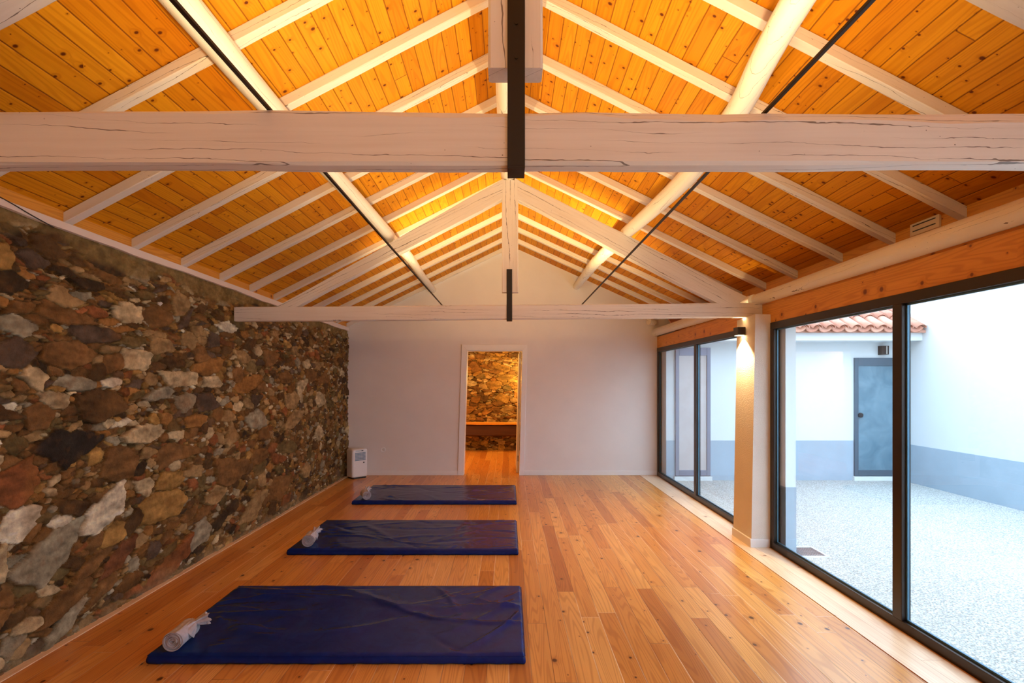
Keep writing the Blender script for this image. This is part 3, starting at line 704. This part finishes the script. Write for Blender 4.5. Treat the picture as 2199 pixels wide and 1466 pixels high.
# mats --------------------------------------------------------------------------
def mat_obj(x0, x1, y0, y1, th, label, seed, wr, wa=1.0):
    nx, ny = 200, 100; w = x1-x0; dpt = y1-y0; r = .016
    xs = np.linspace(0, w, nx); ys_ = np.linspace(0, dpt, ny)
    X, Y = np.meshgrid(xs, ys_, indexing='ij')
    e = np.minimum(np.minimum(X, w-X), np.minimum(Y, dpt-Y)); ee = np.clip(r-e, 0, r)
    z = th-(r-np.sqrt(np.maximum(r*r-ee*ee, 0)))
    rg = np.random.default_rng(seed); amp = np.clip(e/.05, 0, 1)*np.clip(np.maximum((X-.27)/.08, (Y-.34)/.08), 0, 1)
    wk = np.zeros_like(X)
    for k in range(wr):
        cx = rg.choice([rg.uniform(0, w*.25), rg.uniform(w*.72, w), rg.uniform(0, w)]); cy = rg.uniform(0, dpt); a = rg.normal(.35 if cx > w*.6 else -.2, .5)
        L = rg.uniform(.15, .5); s = rg.uniform(.016, .045)
        u = (X-cx)*math.cos(a)+(Y-cy)*math.sin(a); v = -(X-cx)*math.sin(a)+(Y-cy)*math.cos(a)+.6*u*u*rg.normal(0, .8)
        wk += rg.uniform(.003, .008)*np.exp(-(u/L)**2)*np.exp(-(v/s)**2)*rg.choice([1, 1, -.6])
    puck = np.exp(-((Y)/.05)**2)*np.sin(X*70+2*np.sin(X*17))*.0012+np.exp(-((w-X)/.05)**2)*np.sin(Y*55)*.0006
    z = z+wk*wa*amp+puck+.0022*fb(X*3, Y*3, seed, 3)*amp
    V = np.stack([X, Y, z], -1).reshape(-1, 3).tolist(); Fs = []
    for i in range(nx-1):
        for j in range(ny-1): a = i*ny+j; Fs.append((a, a+ny, a+ny+1, a+1))
    ring = [i*ny for i in range(nx)]+[(nx-1)*ny+j for j in range(1, ny)]+[i*ny+ny-1 for i in range(nx-2, -1, -1)]+[j for j in range(ny-2, 0, -1)]
    prev = ring; n = len(ring); zt = th-r
    for s, (zz, off) in enumerate(((zt*.75, .003), (zt*.5, .0045), (zt*.25, .003), (.002, -.002))):
        cur = []
        for k in ring:
            x, y, _ = V[k]; ox = off*(1 if x > w-1e-6 else -1 if x < 1e-6 else 0); oy = off*(1 if y > dpt-1e-6 else -1 if y < 1e-6 else 0)
            j = .0016*math.sin(x*38+s)+.001*math.sin(x*91+y*50)
            cur.append(len(V)); V.append([x+ox, y+oy*1.0+(j if abs(oy) > 0 else 0), zz])
        for k in range(n): Fs.append((prev[k], prev[(k+1) % n], cur[(k+1) % n], cur[k]))
        prev = cur
    Fs.append(tuple(prev))
    t = empty('exercise_mat', (x0, y0, 0)); tag(t, label, 'mat', 'blue exercise mats in a row')
    mesh_obj('cover', V, Fs, M['vinyl'], t, True)
    # welded seam round the top edge
    s = MB()
    for (a, b) in (((.004, -.0035, th-.014), (w-.004, .0005, th-.011)), ((w-.0005, .004, th-.014), (w+.0035, dpt-.004, th-.011)), ((-.0035, .004, th-.014), (.0005, dpt-.004, th-.011))): s.box(a, b)
    s.build('seam', M['vinyl'], t)
    return t
mat_obj(-1.915, .084, 2.785, 3.725, .057, 'shiny dark blue exercise mat nearest the viewer, lying on the wooden floor', 21, 40, 1.7)
mat_obj(-1.912, .078, 4.535, 5.50, .052, 'shiny dark blue exercise mat between two others, middle of the row', 22, 30)
mat_obj(-1.905, .090, 6.385, 7.36, .050, 'shiny dark blue exercise mat farthest away, before the open doorway', 23, 34)

# towels ------------------------------------------------------------------------
def towel(loc, rz, L, label, tail_side, tail_ang, r=.054):
    t = empty('rolled_towel', loc, rz); tag(t, label, 'towel', 'rolled towels on the mats')
    # spiral sheet, axis along local y
    V = []; Fs = []; turns = 6.2; n = 260; m = 10; th = .0052
    for i in range(n+1):
        a = 2*math.pi*turns*i/n; rr = .006+(r-.006)*(i/n)**.93
        for s in (-1, 1):
            rad = rr+s*th/2*.92
            for k in range(m+1):
                f = k/m; y = L*f; sq = 1-.035*math.sin(math.pi*f)+.01*math.sin(3*a)
                yy = y+(.004*math.sin(a*1.3+rr*300) if k in (0, m) else 0)
                V.append((rad*sq*math.cos(a), yy, max(rad*sq*math.sin(a)*.97+r, .0012)))
    st = 2*(m+1)
    for i in range(n):
        for s in (0, 1):
            for k in range(m):
                a = i*st+s*(m+1)+k; Fs.append((a, a+st, a+st+1, a+1) if s else (a, a+1, a+st+1, a+st))
        for k in (0, m):
            a = i*st+k; b = a+m+1; Fs.append((a, a+st, b+st, b))
    for i in (0, n):
        for k in range(m):
            a = i*st+k; Fs.append((a, a+1, a+m+2, a+m+1))
    mesh_obj('roll', V, Fs, M['towel'], t, True)
    # wrapped end: wide at the roll, gathered, then flaring into pleats
    V = []; Fs = []; nu, nv = 30, 64
    c0 = Vector((tail_side*r*.35, L*.62, r*1.05)); pin = Vector((tail_side*r*.95, L*.80, r*1.72)); out = pin+Vector((math.cos(tail_ang), math.sin(tail_ang), .10))*.062
    for i in range(nu+1):
        f = i/nu
        if f < .5:
            g = f/.5; c = c0.lerp(pin, g); rad = r*.98*(1-g)**.8*.9+.011
        else:
            g = (f-.5)/.5; c = pin.lerp(out, g); rad = .011+.024*g**.8
        ax = ((pin-c0) if f < .4 else (out-pin) if f > .6 else (out-c0)).normalized(); a = ax.cross(Vector((0, 0, 1))).normalized(); b = a.cross(ax)
        for k in range(nv):
            ph = 2*math.pi*k/nv; pl = 1+(.22*math.sin(ph*6+.5)+.13*math.sin(ph*11+2))*min(1, f*1.8)
            p_ = c+a*rad*pl*1.05*math.cos(ph)+b*rad*pl*.8*math.sin(ph)+ax*(.007*math.sin(ph*5+1) if f > .9 else 0)
            p_.z = max(p_.z, .003); V.append(p_)
    for i in range(nu):
        for k in range(nv): Fs.append((i*nv+k, i*nv+(k+1) % nv, (i+1)*nv+(k+1) % nv, (i+1)*nv+k))
    o = mesh_obj('tucked_end', V, Fs, M['towel'], t, True); md = o.modifiers.new('th', 'SOLIDIFY'); md.thickness = .003; md.offset = 0
    return t
towel((-1.796, 2.805, .0575), math.radians(3), .17, 'pinkish grey rolled towel on the left end of the nearest mat', 1, math.radians(40), .054)
towel((-1.755, 4.59, .0525), math.radians(8), .16, 'grey rolled towel on the left end of the middle mat', .6, math.radians(80), .054)
towel((-1.737, 6.42, .0505), math.radians(24), .17, 'grey rolled towel on the left end of the farthest mat', .3, math.radians(60), .054)

# dehumidifier ---------------------------------------------------------------------
t = empty('dehumidifier', (-2.36, 8.17, 0), math.radians(44)); tag(t, 'small white dehumidifier in the corner by the stone wall', 'dehumidifier')
b = MB().box((-.13, -.10, .02), (.13, .10, .455)).build('body', M['trimwhite'], t, bevel=.028, seg=5)
MB().box((-.11, -.085, .0), (.11, .085, .03)).build('base', M['black'], t, bevel=.004)
gm = MB().box((-.085, -.1025, .275), (.095, -.0995, .405))
g_ = gm.build('grille_backing', M['gasket'], t)
gb = MB()
for i in range(9): gb.box((-.085+.0215*i, -.106, .275), (-.081+.0215*i, -.1015, .405))
for i in range(7): gb.box((-.085, -.1058, .275+.021*i), (.095, -.1013, .279+.021*i))
gb.build('grille', M['trimwhite'], t)
MB().box((-.075, -.103, .418), (.06, -.0995, .436)).build('control_panel', M['metal'], t, bevel=.001)
MB().box((.022, -.1045, .42), (.045, -.1025, .434)).build('display', M['black'], t)
MB().cyl((.06, -.108, .245), (.06, -.098, .245), .010, 18).build('knob', M['black'], t)
for sx in (-.09, .09):
    MB().cyl((sx-.01, -.085, .012), (sx+.01, -.085, .012), .012, 14).build('wheel', M['black'], t)

# socket -------------------------------------------------------------------------
t = empty('wall_socket', (-2.005, YF, .405)); tag(t, 'round white power socket low on the far wall', 'socket')
V = []; Fs = []
prof = [(.043, 0), (.043, -.006), (.040, -.010), (.024, -.010), (.021, -.008), (.020, .010), (.0, .010)]
n = 40
for (r_, y_) in prof: V += [(r_*math.cos(2*math.pi*k/n), y_, r_*math.sin(2*math.pi*k/n)) for k in range(n)]
for i in range(len(prof)-1): Fs += [(i*n+k, i*n+(k+1) % n, (i+1)*n+(k+1) % n, (i+1)*n+k) for k in range(n)]
so = mesh_obj('plate', V, Fs, M['trimwhite'], t); so.location = (0, -.001, 0)
MB().cyl((-.009, -.004, 0), (-.009, -.001, 0), .003, 10).cyl((.009, -.004, 0), (.009, -.001, 0), .003, 10).build('contacts', M['black'], t)

# vent on the right fascia ----------------------------------------------------------
t = empty('air_vent', (2.598, 3.28, 2.49)); tag(t, 'small cream slotted air vent on the pine board between two rafters', 'vent')
MB().box((-.012, -.115, -.062), (.004, .115, .062)).build('plate', plain('cream_plastic', (.80, .66, .46), .5), t, bevel=.003)
for i in range(3):
    MB().box((-.0135, -.09, -.038+.034*i), (-.0115, .09, -.031+.034*i)).build('slot', M['black'], t)
# thin wire at the head of the stone wall
o = log('wire', [(-2.553, 2.60, H+.93), (-2.548, 2.72, H+.905), (-2.545, 2.80, H+.885), (-2.55, 2.95, H+.86)], [.003]*4, M['black'], sides=8, seed=2)
tag(o, 'thin dark wire over the plaster band at the head of the stone wall', 'wire')

# ------------------------------------------------------------------ courtyard
struct(MB().box((2.42, -6, -.2), (9, 8.3, -.02)).build('ground_courtyard', M['gravel']), 'white gravel of the courtyard')
XW = 6.02
t = empty('wall_courtyard', (XW, 1, 0)); struct(t, 'white courtyard boundary wall with blue grey plinth')
MB().box((0, -7, -.1), (.25, 9.2, 3.1)).build('render_face', M['extwall'], t)
MB().box((-.006, -7, -.1), (.0, 7.07, .55)).build('painted_band', M['extband'], t)
YW = 8.07
b = empty('outbuilding', (4.2, YW, 0)); tag(b, 'white outbuilding across the courtyard with terracotta tiled eave', 'building')
xo = 4.2
MB().box((2.41-xo, 0, -.1), (XW-xo, .3, 2.35)).build('wall_face', M['extwall'], b)
MB().box((2.41-xo, -.006, -.1), (2.54-xo, .0, .59)).build('painted_band', M['extband'], b)
MB().box((3.07-xo, -.006, -.1), (5.28-xo, .0, .59)).build('painted_band', M['extband'], b)
MB().box((2.41-xo, -.41, 2.09), (XW-xo, .0, 2.235)).build('eave_box', M['extwall'], b, bevel=.004)
sl = math.atan(.62)
rd = MB().prismx([(-.47, 2.232), (2.2, 2.232+.62*2.67), (2.2, 2.20+.62*2.67), (-.47, 2.20)], 2.41-xo, XW+.02-xo).build('roof_deck', M['tile'], b)
def tile_mesh(cover):
    V = []; Fs = []; n = 12; r = .072 if cover else .085
    for j, yy in ((0, 0.0), (1, .42)):
        for th in (0, .012):
            for k in range(n+1):
                a = math.pi*k/n; rr = (r-.008*j)-(th if cover else -th); s = 1 if cover else -1
                V.append((rr*math.cos(a), yy, s*rr*math.sin(a)*.85+(.0 if cover else .075)))
    m = n+1
    for k in range(n):
        Fs += [(k, k+1, m+k+1, m+k), (2*m+k, 3*m+k, 3*m+k+1, 2*m+k+1), (k, 2*m+k, 2*m+k+1, k+1), (m+k, m+k+1, 3*m+k+1, 3*m+k)]
    return V, Fs
tv, tf = tile_mesh(True); gv, gf = tile_mesh(False)
t0 = mesh_obj('roof_tile', tv, tf, M['tile'], b, True); g0_ = mesh_obj('gutter_tile', gv, gf, M['tile'], b, True)
first = [True, True]; pitch = .186
for row in range(4):
    for k in range(12):
        xx = XW-.10-k*pitch
        if row == 3 and k > 7: continue
        yy = -.52+row*.285; zz = 2.225+.62*(yy+.52)
        for q_, (src, dx, dzz) in enumerate(((t0, 0, .035), (g0_, -pitch/2, -.02))):
            o = src if first[q_] else src.copy()
            if not first[q_]: C.objects.link(o); o.parent = b
            first[q_] = False
            o.location = (xx+dx-xo, yy, zz+dzz); o.rotation_euler = (sl-.05, 0, 0)
MB().prismx([(-.50, 2.30), (2.2, 2.30+.62*2.7), (2.2, 2.36+.62*2.7), (-.50, 2.36)], XW-.06-xo, XW+.005-xo).build('flashing', M['step'], b)
# glazed doors of the outbuilding
def gdoor(name, x0, x1, zt, glassm, label, fmat):
    t = empty(name, ((x0+x1)/2, YW, 0)); struct(t, label); h = (x1-x0)/2
    f = .055
    MB().box((-h, -.035, .05), (-h+f, .01, zt)).box((h-f, -.035, .05), (h, .01, zt)).box((-h+f, -.035, zt-.12), (h-f, .01, zt)).box((-h+f, -.035, .05), (h-f, .01, .14)).build('frame', fmat, t, bevel=.003)
    MB().box((-h+f, -.015, .14), (h-f, -.005, zt-.12)).build('pane', glassm, t)
    MB().box((-h-.02, -.05, -.03), (h+.02, .0, .045)).build('sill', M['step'], t, bevel=.003)
    return t
M['bframe'] = plain('grey_blue_frame', (.09, .13, .17), .4, .3)
M['gframe'] = plain('grey_purple_frame', (.20, .20, .26), .4, .3)
d2 = gdoor('door_2', 5.285, 5.99, 1.855, M['dglass'], 'grey blue framed glazed door across the courtyard', M['bframe'])
MB().cyl((-.275, -.06, .98), (-.275, -.036, .98), .035, 24).build('handle', M['black'], d2)
gdoor('door_3', 2.545, 3.08, 2.01, M['pglass'], 'grey framed glazed door seen through the farther window', M['gframe'])
t = empty('wall_lamp', (5.71, YW, 1.97)); tag(t, 'dark box lamp above the glazed door across the courtyard', 'wall lamp', )
MB().box((-.055, -.09, -.068), (.055, 0, .068)).build('body', M['frame'], t, bevel=.003)
MB().box((.012, -.0915, -.06), (.03, -.089, .06)).build('light_slot', M['metal'], t)
# drain grate
t = empty('drain_grate', (2.63, 4.665, -.02)); tag(t, 'metal drain grate in the gravel at the foot of the pillar', 'grate')
g = MB()
for i in range(9): g.box((-.11, -.12+.028*i, .002), (.11, -.112+.028*i, .012))
for i in range(11): g.box((-.112+.0215*i, -.12, .002), (-.108+.0215*i, .112, .010))
g.build('bars', M['grate'], t)
MB().box((-.13, -.14, -.004), (.13, -.12, .013)).box((-.13, .112, -.004), (.13, .132, .013)).box((.11, -.12, -.004), (.13, .112, .013)).box((-.13, -.12, -.004), (-.112, .112, .013)).build('rim', M['step'], t)

# ------------------------------------------------------------------ sky, camera, view
wd = bpy.data.worlds.new('sky'); bpy.context.scene.world = wd; wd.use_nodes = True
nt = wd.node_tree; bg = nt.nodes['Background']; bg.inputs[0].default_value = (.64, .83, 1.0, 1); bg.inputs[1].default_value = 6.4
cam = bpy.data.cameras.new('camera'); co = bpy.data.objects.new('camera', cam); C.objects.link(co)
co.location = (0, 0, H); co.rotation_euler = (math.pi/2, 0, 0)
cam.sensor_width = 36; cam.sensor_fit = 'HORIZONTAL'; cam.lens = 36*F/2199
cam.shift_x = (1099.5-CX)/2199; cam.shift_y = (CY-733)/2199; cam.clip_start = .02
sc = bpy.context.scene; sc.camera = co
vs = sc.view_settings; vs.view_transform = 'Standard'; vs.look = 'None'; vs.gamma = 1; vs.exposure = 0.0; vs.use_curve_mapping = False
